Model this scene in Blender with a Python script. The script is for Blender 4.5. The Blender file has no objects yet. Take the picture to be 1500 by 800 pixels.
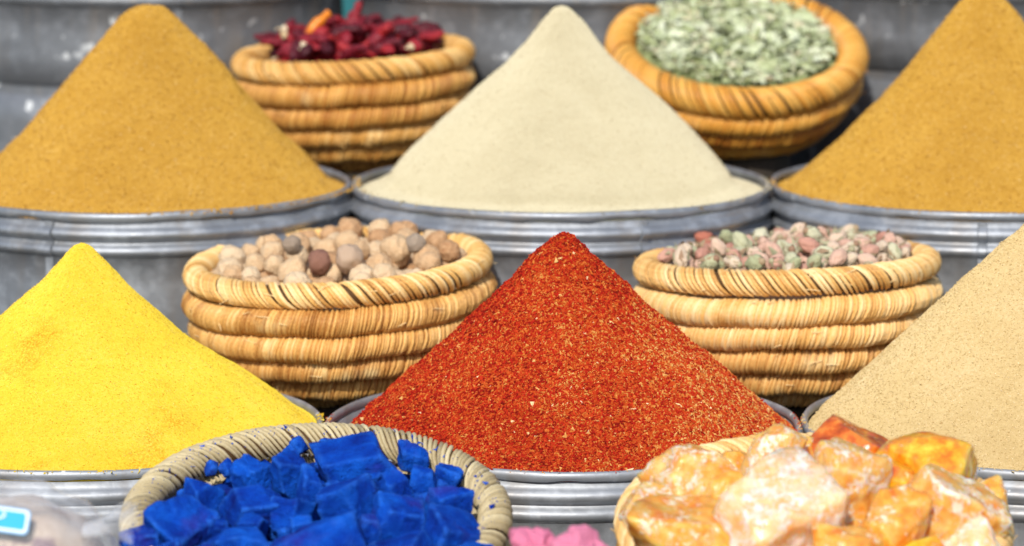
import bpy, bmesh, math, random
import numpy as np
from mathutils import Vector, Matrix, Euler

scn = bpy.context.scene
col = scn.collection
R = math.radians
rng = np.random.default_rng(11)
random.seed(11)

# ------------------------------------------------------------------ camera, world, sun, exposure
cam_d = bpy.data.cameras.new('camera')
cam = bpy.data.objects.new('camera', cam_d); col.objects.link(cam)
cam.location = (0, 0, 1.376)
cam.rotation_euler = (R(90 - 9.5), 0, 0)
cam_d.sensor_width = 36; cam_d.lens = 136.8
cam_d.clip_start = .05; cam_d.clip_end = 500
cam_d.dof.use_dof = True; cam_d.dof.focus_distance = 3.90; cam_d.dof.aperture_fstop = 4.5
cam_d.dof.aperture_blades = 0
scn.camera = cam

SUN_EL, SUN_AZ = 38, 11          # elevation; degrees to the left of straight behind the camera
w = bpy.data.worlds.new('World'); scn.world = w; w.use_nodes = True
nt = w.node_tree; nt.nodes.clear()
sky = nt.nodes.new('ShaderNodeTexSky'); sky.sky_type = 'NISHITA'; sky.sun_disc = False
sky.sun_elevation = R(SUN_EL); sky.sun_rotation = R(180 + SUN_AZ)
bg = nt.nodes.new('ShaderNodeBackground'); bg.inputs[1].default_value = .15
out = nt.nodes.new('ShaderNodeOutputWorld')
nt.links.new(sky.outputs[0], bg.inputs[0]); nt.links.new(bg.outputs[0], out.inputs[0])
sd = bpy.data.lights.new('sun', 'SUN'); sd.energy = 3.35; sd.angle = R(.8); sd.color = (1, .955, .88)
sun = bpy.data.objects.new('sun', sd); col.objects.link(sun)
to_sun = Vector((-math.sin(R(SUN_AZ)) * math.cos(R(SUN_EL)), -math.cos(R(SUN_AZ)) * math.cos(R(SUN_EL)), math.sin(R(SUN_EL))))
sun.rotation_euler = to_sun.to_track_quat('Z', 'Y').to_euler(); sun.location = (-1, -2, 5)
vs = scn.view_settings
vs.view_transform = 'Standard'; vs.look = 'None'; vs.gamma = 1; vs.exposure = .13; vs.use_curve_mapping = False
scn.cycles.max_bounces = 8; scn.cycles.use_denoising = True

# ------------------------------------------------------------------ helpers: noise, meshes, objects
def hash3(ix, iy, iz, s):
    h = (ix * 374761393 + iy * 668265263 + iz * 2147483647 + s * 1274126177) & 0xffffffff
    h = ((h ^ (h >> 13)) * 1274126177) & 0xffffffff
    h = ((h ^ (h >> 16)) * 2246822519) & 0xffffffff
    return ((h ^ (h >> 15)) & 0xffffff) / float(0xffffff)

def vnoise(P, scale, seed=0):
    Q = np.asarray(P, float) * scale + 1000
    I = np.floor(Q).astype(np.int64); F = Q - I; F = F * F * (3 - 2 * F)
    r = 0
    for dx in (0, 1):
        for dy in (0, 1):
            for dz in (0, 1):
                wgt = (F[:, 0] if dx else 1 - F[:, 0]) * (F[:, 1] if dy else 1 - F[:, 1]) * (F[:, 2] if dz else 1 - F[:, 2])
                r = r + wgt * hash3(I[:, 0] + dx, I[:, 1] + dy, I[:, 2] + dz, seed)
    return r * 2 - 1

def fbm(P, scale, seed=0, octs=4):
    a, r = 1., 0
    for k in range(octs):
        r = r + a * vnoise(P, scale * 2 ** k, seed + k * 17); a *= .5
    return r

def mesh(name, V, faces, smooth=True, tone=None, ftone=None):
    """faces: list of (n,k) integer arrays"""
    V = np.asarray(V, np.float32)
    me = bpy.data.meshes.new(name)
    faces = [np.asarray(f, np.int32) for f in faces if len(f)]
    me.vertices.add(len(V)); me.vertices.foreach_set('co', V.ravel())
    tot = np.concatenate([np.full(len(f), f.shape[1], np.int32) for f in faces])
    idx = np.concatenate([f.ravel() for f in faces])
    me.loops.add(len(idx)); me.loops.foreach_set('vertex_index', idx)
    me.polygons.add(len(tot))
    me.polygons.foreach_set('loop_start', np.concatenate([[0], np.cumsum(tot)[:-1]]).astype(np.int32))
    me.polygons.foreach_set('loop_total', tot)
    me.polygons.foreach_set('use_smooth', np.full(len(tot), smooth, bool))
    me.update(calc_edges=True); me.validate()
    if tone is not None:
        a = me.attributes.new('tone', 'FLOAT', 'POINT'); a.data.foreach_set('value', np.asarray(tone, np.float32))
    if ftone is not None:
        a = me.attributes.new('tone', 'FLOAT', 'FACE'); a.data.foreach_set('value', np.asarray(ftone, np.float32))
    return me

def obj(name, me, mat, parent=None, loc=(0, 0, 0), rot=(0, 0, 0), scale=(1, 1, 1)):
    o = bpy.data.objects.new(name, me); col.objects.link(o)
    if mat and not me.materials: me.materials.append(mat)
    o.location = loc; o.rotation_euler = rot; o.scale = scale
    if parent: o.parent = parent
    return o

def tag(o, label=None, cat=None, group=None, kind=None):
    if label: o['label'] = label
    if cat: o['category'] = cat
    if group: o['group'] = group
    if kind: o['kind'] = kind
    return o

def empty(name, label, cat, loc=(0, 0, 0), rot=(0, 0, 0), group=None):
    o = bpy.data.objects.new(name, None); col.objects.link(o)
    o.location = loc; o.rotation_euler = rot; o.empty_display_size = .02
    return tag(o, label, cat, group)

def grid_faces(n, m, wrap_n=False, wrap_m=False, off=0):
    i = np.arange(n if wrap_n else n - 1); j = np.arange(m if wrap_m else m - 1)
    I, J = np.meshgrid(i, j, indexing='ij'); I = I.ravel(); J = J.ravel()
    I2 = (I + 1) % n; J2 = (J + 1) % m
    return np.stack([I * m + J, I2 * m + J, I2 * m + J2, I * m + J2], 1) + off

def lathe(prof, N=128, closed=False):
    prof = np.asarray(prof, float); u = np.arange(N) * 2 * np.pi / N
    V = np.stack([np.outer(np.cos(u), prof[:, 0]), np.outer(np.sin(u), prof[:, 0]), np.tile(prof[:, 1], (N, 1))], -1).reshape(-1, 3)
    return V, grid_faces(N, len(prof), True, closed)

def tube(path, rad, n=8, flat=1.0, ref=(0, 0, 1)):
    path = np.asarray(path, float); k = len(path); rad = np.broadcast_to(rad, (k,))
    T = np.gradient(path, axis=0); T /= np.linalg.norm(T, axis=1)[:, None] + 1e-12
    A = np.cross(T, np.asarray(ref, float)); A /= np.linalg.norm(A, axis=1)[:, None] + 1e-9
    B = np.cross(A, T); a = np.arange(n) * 2 * np.pi / n
    V = path[:, None] + rad[:, None, None] * (np.cos(a)[None, :, None] * A[:, None] + flat * np.sin(a)[None, :, None] * B[:, None])
    F = grid_faces(k, n, False, True)
    caps = [np.arange(n)[::-1][None], (np.arange(n) + (k - 1) * n)[None]]
    return V.reshape(-1, 3), [F] + caps

_ico = {}
def ico(sub):
    if sub not in _ico:
        bm = bmesh.new(); bmesh.ops.create_icosphere(bm, subdivisions=sub, radius=1)
        V = np.array([v.co[:] for v in bm.verts]); F = np.array([[v.index for v in f.verts] for f in bm.faces]); bm.free()
        _ico[sub] = (V, F)
    return _ico[sub]

def join(parts):
    """parts: list of (V, [faces])"""
    Vs, Fs, off = [], {}, 0
    for V, fl in parts:
        for f in fl: Fs.setdefault(f.shape[1], []).append(f + off)
        Vs.append(V); off += len(V)
    return np.concatenate(Vs), [np.concatenate(f) for f in Fs.values()]

# ------------------------------------------------------------------ helpers: materials
class Mat:
    def __init__(s, name, rough=.8, metal=0., spec=.3):
        s.m = bpy.data.materials.new(name); s.m.use_nodes = True
        s.t = s.m.node_tree; s.b = s.t.nodes['Principled BSDF']
        s.set('Roughness', rough); s.set('Metallic', metal); s.set('Specular IOR Level', spec)
        s.co = None
    def set(s, k, v):
        if hasattr(v, 'is_output'): s.t.links.new(v, s.b.inputs[k])
        else: s.b.inputs[k].default_value = v
    def n(s, kind, ins=None, **kw):
        nd = s.t.nodes.new(kind)
        for k, v in kw.items(): setattr(nd, k, v)
        for k, v in (ins or {}).items():
            if hasattr(v, 'is_output'): s.t.links.new(v, nd.inputs[k])
            else: nd.inputs[k].default_value = v
        return nd
    def coord(s):
        if not s.co: s.co = s.n('ShaderNodeTexCoord').outputs['Object']
        return s.co
    def noise(s, scale, detail=3, rough=.55, vec=None, off=0):
        v = vec or s.coord()
        if off: v = s.n('ShaderNodeVectorMath', {0: v, 1: (off, off * 1.7, off * .6)}, operation='ADD').outputs[0]
        return s.n('ShaderNodeTexNoise', {'Vector': v, 'Scale': scale, 'Detail': detail, 'Roughness': rough}).outputs[0]
    def ramp(s, fac, stops, interp='LINEAR'):
        r = s.n('ShaderNodeValToRGB', {0: fac}); cr = r.color_ramp; cr.interpolation = interp
        while len(cr.elements) < len(stops): cr.elements.new(.5)
        for e, (p, c) in zip(cr.elements, stops):
            e.position = p; e.color = (*c, 1) if len(c) == 3 else c
        return r.outputs[0]
    def mask(s, fac, lo, hi):
        return s.n('ShaderNodeMapRange', {0: fac, 1: lo, 2: hi, 3: 0., 4: 1.}).outputs[0]
    def mix(s, fac, a, b):
        x = s.n('ShaderNodeMix', data_type='RGBA')
        for i, v in ((0, fac), (6, a), (7, b)):
            if hasattr(v, 'is_output'): s.t.links.new(v, x.inputs[i])
            else: x.inputs[i].default_value = (*v, 1) if isinstance(v, tuple) and len(v) == 3 else v
        return x.outputs[2]
    def math(s, op, a, b=0.):
        return s.n('ShaderNodeMath', {0: a, 1: b}, operation=op).outputs[0]
    def tone(s): return s.n('ShaderNodeAttribute', attribute_name='tone').outputs['Fac']
    def rand(s): return s.n('ShaderNodeObjectInfo').outputs['Random']
    def bump(s, h, dist, strength=1.):
        nd = s.n('ShaderNodeBump', {'Height': h, 'Distance': dist, 'Strength': strength})
        s.t.links.new(nd.outputs[0], s.b.inputs['Normal'])

def m_galv(name, base, splat, metal=.4, dirt=1.):
    m = Mat(name, .55, .35, .4)
    big = m.noise(7, 4, .6); mid = m.noise(38, 4, .65, off=3)
    c = m.ramp(big, [(.3, tuple(x * .72 for x in base)), (.55, base), (.75, tuple(min(1, x * 1.25) for x in base))])
    c = m.mix(m.math('MULTIPLY', m.mask(mid, .5, .72), .55), c, tuple(min(1, x * 1.5 + .04) for x in base))
    vor = m.n('ShaderNodeTexVoronoi', {'Vector': m.coord(), 'Scale': 55.}).outputs['Color']
    sep = m.n('ShaderNodeSeparateColor', {0: vor}).outputs[0]
    c = m.mix(m.math('MULTIPLY', sep, .18), c, tuple(x * .6 for x in base))
    st = m.n('ShaderNodeVectorMath', {0: m.coord(), 1: (26., 26., 3.)}, operation='MULTIPLY').outputs[0]
    streak = m.n('ShaderNodeTexNoise', {'Vector': st, 'Scale': 1.6, 'Detail': 3.}).outputs[0]
    c = m.mix(m.math('MULTIPLY', m.mask(streak, .52, .72), .3 + .25 * dirt), c, (.30, .27, .24))
    sp = m.noise(46, 2, .5, off=9)
    gate = m.mask(m.noise(9, 2, off=21), .54 - .10 * dirt, .66 - .10 * dirt)
    spots = m.math('MULTIPLY', m.math('MULTIPLY', m.mask(sp, .66, .70), gate), splat)
    c = m.mix(spots, c, (.72, .73, .72))
    m.set('Base Color', c)
    m.set('Metallic', m.math('SUBTRACT', metal, m.math('MULTIPLY', spots, metal)))
    m.set('Roughness', m.ramp(mid, [(.3, (.42,) * 3), (.7, (.62,) * 3)]))
    m.bump(m.noise(60, 3), .0012, .5)
    return m.m

def m_powder(name, stops, speck, speck_amt=.3, stain=None, fine=900, rough=1.0):
    m = Mat(name, rough, 0, .05); m.set('Diffuse Roughness', 1.)
    n1 = m.noise(14, 5, .6); n2 = m.noise(fine * .35, 2, .6, off=4); n3 = m.noise(fine, 1, .5, off=8)
    f = m.math('ADD', m.math('MULTIPLY', n1, .35), m.math('ADD', m.math('MULTIPLY', n2, .35), m.math('MULTIPLY', n3, .3)))
    f = m.mask(f, .33, .67)
    c = m.ramp(f, [(0, stops[0]), (.5, stops[1]), (1, stops[2])])
    c = m.mix(m.math('MULTIPLY', m.mask(m.noise(fine * .55, 1, .4, off=15), .63, .69), speck_amt), c, speck)
    if stain:
        s = m.mask(m.noise(7, 5, .65, off=5.3), .57, .68); g = m.mask(m.noise(fine * .5, 2, .6, off=30), .42, .62)
        c = m.mix(m.math('MULTIPLY', m.math('MULTIPLY', s, g), .95), c, stain)
    m.set('Base Color', c)
    m.bump(m.math('ADD', m.math('MULTIPLY', n2, 1.), m.math('MULTIPLY', n3, .6)), .0010, .5)
    return m.m

def m_straw(name, dark, midc, light, stain=(.25, .10, .03), stain_amt=.35, rough=.52):
    m = Mat(name, rough, 0, .35)
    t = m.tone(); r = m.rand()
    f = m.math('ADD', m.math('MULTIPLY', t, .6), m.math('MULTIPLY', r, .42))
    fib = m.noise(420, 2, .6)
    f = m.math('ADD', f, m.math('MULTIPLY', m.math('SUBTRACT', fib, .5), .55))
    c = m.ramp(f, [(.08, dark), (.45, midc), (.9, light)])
    big = m.noise(11, 4, .65, off=2)
    c = m.mix(m.math('MULTIPLY', m.mask(big, .52, .74), stain_amt), c, stain)
    pale = m.mask(m.noise(15, 3, .6, off=12), .60, .74)
    c = m.mix(m.math('MULTIPLY', pale, .45), c, tuple(min(1, x * 1.12 + .10) for x in light))
    m.set('Base Color', c)
    m.bump(fib, .0006, .5)
    return m.m

def m_var(name, stops, rough=.6, spec=.3, bump=(120, .0012), mott=.35, mscale=90):
    """colour picked per object, mottled by noise"""
    m = Mat(name, rough, 0, spec)
    f = m.math('ADD', m.rand(), m.math('MULTIPLY', m.math('SUBTRACT', m.noise(mscale, 4, .6), .5), mott * 2))
    c = m.ramp(f, stops)
    m.set('Base Color', c)
    m.bump(m.noise(bump[0], 4, .6), bump[1], .8)
    return m

M = {}
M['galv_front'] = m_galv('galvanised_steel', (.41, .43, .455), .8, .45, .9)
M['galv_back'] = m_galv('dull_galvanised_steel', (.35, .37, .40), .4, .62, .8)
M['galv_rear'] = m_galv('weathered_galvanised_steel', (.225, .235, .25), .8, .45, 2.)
M['yellow'] = m_powder('yellow_powder', [(.66, .46, .03), (.72, .535, .045), (.76, .595, .09)], (.58, .30, .02), .55, (.60, .26, .012))
M['cream'] = m_powder('cream_powder', [(.52, .375, .165), (.60, .45, .215), (.67, .525, .29)], (.45, .30, .12), .25)
M['white'] = m_powder('pale_powder', [(.505, .44, .285), (.56, .495, .328), (.60, .54, .37)], (.47, .37, .23), .25, None, 700)
M['mustard'] = m_powder('mustard_powder', [(.43, .225, .03), (.50, .28, .045), (.56, .335, .065)], (.64, .43, .15), .35, None, 520)
M['red'] = m_powder('red_powder', [(.32, .028, .007), (.44, .055, .010), (.52, .10, .018)], (.6, .28, .05), .5)
M['straw'] = m_straw('golden_straw', (.38, .15, .03), (.80, .46, .135), (.97, .74, .38))
M['straw_warm'] = m_straw('warm_straw', (.36, .13, .02), (.72, .38, .09), (.90, .62, .26), (.35, .08, .02), .4)
M['straw_orange'] = m_straw('orange_straw', (.36, .11, .015), (.68, .32, .05), (.80, .46, .11), (.42, .07, .02), .5, .4)
M['straw_grey'] = m_straw('greyed_straw', (.13, .11, .08), (.46, .36, .19), (.68, .57, .34), (.08, .12, .26), .75)
M['straw_tan'] = m_straw('tan_straw', (.38, .15, .03), (.80, .46, .14), (.97, .74, .39))
m = Mat('dark_core', .8); m.set('Base Color', (.09, .045, .015, 1)); M['core'] = m.m

# ------------------------------------------------------------------ the setting
def structure(name, V, F, mat, loc=(0, 0, 0)):
    o = obj(name, mesh(name, V, F, False), mat, None, loc); o['kind'] = 'structure'; return o
def boxg(x0, x1, y0, y1, z0, z1):
    V = np.array([(x, y, z) for x in (x0, x1) for y in (y0, y1) for z in (z0, z1)], float)
    F = np.array([[0, 1, 3, 2], [4, 6, 7, 5], [0, 4, 5, 1], [2, 3, 7, 6], [0, 2, 6, 4], [1, 5, 7, 3]])
    return V, [F]
m = Mat('dusty_paving', .9); m.set('Base Color', m.ramp(m.noise(6, 5), [(.3, (.10, .095, .09)), (.7, (.17, .16, .15))])); M['ground'] = m.m
structure('ground', np.array([(-60, -60, 0), (60, -60, 0), (60, 60, 0), (-60, 60, 0)], float), [np.array([[0, 1, 2, 3]])], M['ground'])
m = Mat('dark_board', .85); m.set('Base Color', m.ramp(m.noise(9, 5), [(.3, (.035, .028, .022)), (.7, (.07, .055, .04))])); M['board'] = m.m
structure('step', *boxg(-1.4, 1.6, 4.34, 6.4, 0, .166), M['board'])
structure('upper_step', *boxg(-1.4, 1.6, 4.98, 6.4, .166, .36), M['board'])
structure('counter', *boxg(-1.4, 1.6, 3.0, 3.72, .34, .38), M['board'])
structure('wall', *boxg(-1.8, 2.0, 6.5, 6.65, 0, 2.6), M['board'])
m = Mat('teal_paint', .6); m.set('Base Color', m.ramp(m.noise(12, 4), [(.3, (.02, .12, .14)), (.7, (.03, .19, .21))])); M['teal'] = m.m
post = empty('teal_post', 'teal painted wooden post behind the rear drums', 'post', (-.262, 6.1, .36))
V, F = boxg(-.035, .035, -.035, .035, 0, 1.5); obj('shaft', mesh('post_shaft', V, F, False), M['teal'], post)
V, F = boxg(-.05, .05, -.05, .05, 0, .06); V[:, 2] += 1.5; obj('cap', mesh('post_cap', V, F, False), M['teal'], post)

# ------------------------------------------------------------------ metal drums
def bead(z, h, d, n=7):
    return [(d * math.sin(math.pi * k / n) ** .8, z + h * (.5 - k / n)) for k in range(n + 1)]
def drum(x, y, z_base, rad, height, mat, label, beads, seam_at=None, seed=0, lip=.0034, N=160):
    root = empty('metal_drum', label, 'drum', (x, y, z_base), group='galvanised drums on the stall')
    outer = [(0, height - .012)]
    for zc, h, d in beads: outer += bead(height + zc, h, d)
    outer += [(0, .03), (.004, .018), (0, .004), (0, .0)]
    outer = [(rad - .003 + a, b) for a, b in outer]
    P = outer + [(.01, .0), (.01, .006), (rad - .008, .006), (rad - .006, height - .012)]
    # refine long runs so dents can form
    Q = [P[0]]
    for a, b in zip(P, P[1:]):
        k = max(1, int(np.hypot(a[0] - b[0], a[1] - b[1]) / .03))
        Q += [(a[0] + (b[0] - a[0]) * i / k, a[1] + (b[1] - a[1]) * i / k) for i in range(1, k + 1)]
    V, F = lathe(Q, N, True)
    n = fbm(V, 5, 40 + seed, 3) * .0036
    rr = np.hypot(V[:, 0], V[:, 1]); k = 1 + np.where(rr > .1, n / np.maximum(rr, .1), 0)
    V[:, 0] *= k; V[:, 1] *= k
    obj('body', mesh('drum_body', V, [F]), mat, root)
    a = np.linspace(0, 2 * np.pi, 12, endpoint=False)
    rim = [(rad - .003 + lip * 1.0 * math.cos(t), height - .006 + lip * 1.5 * math.sin(t)) for t in a]
    V, F = lathe(rim, N, True)
    u = np.arctan2(V[:, 1], V[:, 0]); U = np.stack([np.cos(u), np.sin(u), 0 * u], 1)
    low = V[:, 2] < height - .006
    V[:, 2] += np.where(low, vnoise(U, 9, 7 + seed) * .0018, 0) + vnoise(U, 3, 77 + seed) * .0012
    V[:, :2] *= (1 + vnoise(U, 4, 57 + seed) * .004)[:, None]
    obj('rim', mesh('drum_rim', V, [F]), mat, root)
    if seam_at is not None:
        prof = np.array([p for p in outer if p[1] > height * .12])
        V = []
        for da, up in ((-.0055, .0002), (-.0045, .0028), (.0045, .0028), (.0055, .0002)):
            for r_, z_ in prof:
                t = R(seam_at) + da / rad; V.append(((r_ + up) * math.cos(t), (r_ + up) * math.sin(t), z_))
        obj('seam', mesh('drum_seam', V, [grid_faces(4, len(prof))], False), mat, root)
    return root

FB = [(-.0265, .0180, .0085), (-.0455, .0165, .0075), (-.30, .02, .005)]
drum(.054, 4.002, 0, .25, .55, M['galv_front'], 'grey metal drum under the red spice cone', FB, -62, 1)
drum(-.448, 4.002, 0, .25, .55, M['galv_front'], 'grey metal drum under the bright yellow spice cone', FB, -40, 2)
drum(.554, 4.002, 0, .25, .55, M['galv_front'], 'grey metal drum under the sandy beige spice cone', FB, -60, 3)
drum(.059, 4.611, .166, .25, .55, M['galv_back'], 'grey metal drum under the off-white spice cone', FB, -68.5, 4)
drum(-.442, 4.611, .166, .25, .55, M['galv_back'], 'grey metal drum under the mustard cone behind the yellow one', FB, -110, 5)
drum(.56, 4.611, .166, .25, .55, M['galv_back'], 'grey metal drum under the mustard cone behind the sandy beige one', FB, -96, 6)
RB = [(-.286, .022, .009), (-.406, .016, -.012), (-.53, .02, .006)]
RB2 = [(-.28, .022, .009), (-.388, .016, -.012), (-.53, .02, .006)]
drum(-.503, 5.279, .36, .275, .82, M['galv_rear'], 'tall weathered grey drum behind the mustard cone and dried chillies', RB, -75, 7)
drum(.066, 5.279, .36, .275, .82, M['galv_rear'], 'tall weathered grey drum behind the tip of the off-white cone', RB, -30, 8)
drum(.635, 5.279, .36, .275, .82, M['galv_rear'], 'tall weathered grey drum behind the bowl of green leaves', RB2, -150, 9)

# ------------------------------------------------------------------ heaps of ground spice
def smooth_profile(pts, n):
    pts = np.array(pts, float); s = np.concatenate([[0], np.cumsum(np.hypot(*np.diff(pts, axis=0).T))])
    t = np.linspace(0, s[-1], n); r = np.interp(t, s, pts[:, 0]); z = np.interp(t, s, pts[:, 1])
    k = np.hanning(max(5, n // 19 | 1)); k /= k.sum(); h = len(k) // 2
    rz = []
    for a, mirror in ((r, -1), (z, 1)):
        head = mirror * a[1:h + 1][::-1]; tail = 2 * a[-1] - a[-h - 1:-1][::-1]
        rz.append(np.convolve(np.concatenate([head, a, tail]), k, 'valid'))
    return rz[0], rz[1]

def heap(x, y, z, pts, mat, label, seed, rough=.0016, N=420, n=170, short=0.):
    r, h = smooth_profile(pts, n); r[0] = 1e-5
    u = np.arange(N) * 2 * np.pi / N
    V = np.stack([np.outer(np.cos(u), r), np.outer(np.sin(u), r), np.tile(h, (N, 1))], -1).reshape(-1, 3)
    rr = np.hypot(V[:, 0], V[:, 1])
    nz = fbm(V, 7, seed, 3) * .0058 * np.clip(rr / .05, 0.15, 1) + fbm(V, 60, seed + 5, 3) * rough * .6 + vnoise(V, 150, seed + 9) * rough * .3
    st = np.stack([V[:, 0] / np.maximum(rr, .03), V[:, 1] / np.maximum(rr, .03), rr * 2], 1)
    nz += vnoise(st, 14, seed + 20) * .0004
    s = .72
    e = np.stack([V[:, 0] / np.maximum(rr, 1e-6) * s, V[:, 1] / np.maximum(rr, 1e-6) * s, np.full(len(V), .7)], 1)
    edge = np.clip((.245 - rr) / .02, 0, 1)
    V = V + e * (nz * edge)[:, None]
    V[:, 0] += np.where(V[:, 0] < 0, short * (np.hypot(V[:, 0], V[:, 1]) / .24) ** 2 * np.clip(-V[:, 0] / .12, 0, 1), 0)
    F = grid_faces(N, n, True)
    # a skirt straight down inside the drum closes it
    base = V.reshape(N, n, 3)[:, -1].copy(); base[:, 2] -= .05
    V = np.concatenate([V, base]); i = np.arange(N); j = (i + 1) % N
    sk = np.stack([i * n + n - 1, j * n + n - 1, N * n + j, N * n + i], 1)
    o = obj('spice_heap', mesh('spice_heap', V, [F, sk]), mat, None, (x, y, z))
    tag(o, label, 'spice heap', 'cones of ground spice in metal drums')
    return o, V[:N * n].reshape(N, n, 3)

def grains(parent, G, count, size, mat, seed, name='grains', flat=1., front_only=True, tone_fn=None, long=1.6):
    """loose granules lying on a heap, one mesh"""
    g = np.random.default_rng(seed); N, n = G.shape[:2]
    rad = np.hypot(G[..., 0], G[..., 1]).mean(0)
    pr = rad + .002; pr[-3:] = 0; pr /= pr.sum()
    j = np.minimum(g.choice(n, count, p=pr), n - 2)
    if front_only:
        a = g.uniform(-195, 15, count) * np.pi / 180
        i = np.floor((a % (2 * np.pi)) / (2 * np.pi) * N).astype(int) % N
    else: i = g.integers(0, N, count)
    i2 = (i + 1) % N; fu, fv = g.random(count)[:, None], g.random(count)[:, None]
    p0, p1, p2 = G[i, j], G[i2, j], G[i, j + 1]
    P = p0 + (p1 - p0) * fu + (p2 - p0) * fv
    nrm = np.cross(p2 - p0, p1 - p0); nrm /= np.linalg.norm(nrm, axis=1)[:, None] + 1e-12
    nrm *= np.sign(nrm[:, 2:3] + 1e-9)
    sz = size * np.exp(np.clip(g.normal(0, .42, count), -1, .75))[:, None]
    d = g.normal(size=(count, 3)); t = d - nrm * (d * nrm).sum(1)[:, None] * .75; t /= np.linalg.norm(t, axis=1)[:, None]
    b = np.cross(nrm, t); b /= np.linalg.norm(b, axis=1)[:, None] + 1e-9; c = np.cross(t, b)
    L = sz * g.uniform(.7, long, (count, 1)); W = sz * g.uniform(.4, .8, (count, 1)); T = sz * flat * g.uniform(.3, .7, (count, 1))
    lift = nrm * T * .3
    V = np.stack([P + t * L + lift, P - t * L * .6 + b * W + lift, P - t * L * .7 - b * W * .9 + lift, P + c * T * 1.6 + t * L * .1 * g.normal(size=(count, 1)) + lift], 1).reshape(-1, 3)
    k = np.arange(count)[:, None] * 4
    F = np.concatenate([k + np.array([0, 1, 3]), k + np.array([1, 2, 3]), k + np.array([2, 0, 3]), k + np.array([0, 2, 1])])
    tone = g.random(count)
    if tone_fn: tone = tone_fn(P, tone, g)
    o = obj(name, mesh(name, V, [F], False, tone=np.repeat(tone, 4)), mat, parent)
    o['kind'] = 'stuff'
    return o

def m_grain(name, stops, rough=.9):
    m = Mat(name, rough, 0, .08); m.set('Diffuse Roughness', 1.); m.set('Base Color', m.ramp(m.tone(), stops)); return m.m

RIMZ, BACKZ = .55, .716
o, G = heap(.054, 4.002, RIMZ, [(0, .1985), (.008, .196), (.024, .180), (.097, .110), (.211, .011), (.235, -.007), (.2435, -.011)], M['red'],
            'coarse red chilli flake cone in the middle of the front drums', 101, .003, short=.016)
M['flake'] = m_grain('chilli_flake', [(0, (.18, .008, .005)), (.28, (.42, .016, .008)), (.50, (.52, .046, .012)), (.66, (.58, .17, .03)), (.82, (.62, .31, .08)), (.94, (.72, .47, .17)), (1, (.84, .70, .45))])
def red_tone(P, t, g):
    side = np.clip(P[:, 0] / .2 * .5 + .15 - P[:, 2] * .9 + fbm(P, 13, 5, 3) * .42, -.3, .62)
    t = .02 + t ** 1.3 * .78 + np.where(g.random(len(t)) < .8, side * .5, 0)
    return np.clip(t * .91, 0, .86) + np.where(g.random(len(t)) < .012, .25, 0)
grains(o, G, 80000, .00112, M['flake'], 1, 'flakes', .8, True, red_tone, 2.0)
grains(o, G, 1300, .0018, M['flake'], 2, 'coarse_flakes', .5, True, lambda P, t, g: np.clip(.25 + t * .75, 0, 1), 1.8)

o, G = heap(-.448, 4.002, RIMZ, [(0, .188), (.010, .185), (.022, .172), (.037, .157), (.1145, .084), (.217, .012), (.236, -.003), (.2440, -.008)], M['yellow'],
            'bright yellow powder cone at the left of the front drums', 201, .0012)
M['yellow_grain'] = m_grain('yellow_grain', [(0, (.60, .30, .02)), (.2, (.67, .47, .03)), (.7, (.73, .545, .055)), (1, (.78, .63, .15))])
grains(o, G, 24000, .00052, M['yellow_grain'], 3)
o, G = heap(.554, 4.002, RIMZ, [(0, .224), (.010, .2205), (.020, .208), (.135, .093), (.2155, .013), (.233, -.005), (.2435, -.012)], M['cream'],
            'fine sandy beige powder cone at the right edge of the front drums', 301, .0013)
M['cream_grain'] = m_grain('cream_grain', [(0, (.48, .32, .13)), (.15, (.56, .41, .18)), (.75, (.63, .485, .245)), (1, (.78, .62, .36))])
grains(o, G, 30000, .00075, M['cream_grain'], 4)
o, G = heap(.059, 4.611, BACKZ, [(0, .212), (.012, .208), (.026, .195), (.047, .170), (.119, .096), (.186, .026), (.200, .011), (.207, .000), (.225, -.007), (.2435, -.012)], M['white'],
            'smooth off-white powder cone behind the red one', 401, .0009)
M['white_grain'] = m_grain('pale_grain', [(0, (.42, .33, .20)), (.3, (.54, .47, .315)), (1, (.61, .55, .39))])
grains(o, G, 9000, .0006, M['white_grain'], 5)
o, G = heap(-.432, 4.611, BACKZ, [(0, .2125), (.018, .209), (.034, .198), (.05, .182), (.0915, .130), (.151, .058), (.192, .016), (.205, .003), (.214, -.005), (.2335, -.010)], M['mustard'],
            'brown mustard powder cone standing behind the yellow one', 501, .0013)
M['mustard_grain'] = m_grain('mustard_grain', [(0, (.34, .15, .02)), (.35, (.48, .265, .04)), (.85, (.56, .335, .065)), (1, (.70, .50, .2))])
grains(o, G, 26000, .0008, M['mustard_grain'], 6)
o, G = heap(.56, 4.611, BACKZ, [(0, .232), (.014, .228), (.030, .210), (.10, .128), (.165, .054), (.205, .013), (.217, .001), (.228, -.007), (.2435, -.011)], M['mustard'],
            'brown mustard powder cone standing behind the sandy beige one', 601, .0013)
grains(o, G, 26000, .0008, M['mustard_grain'], 7)

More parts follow.
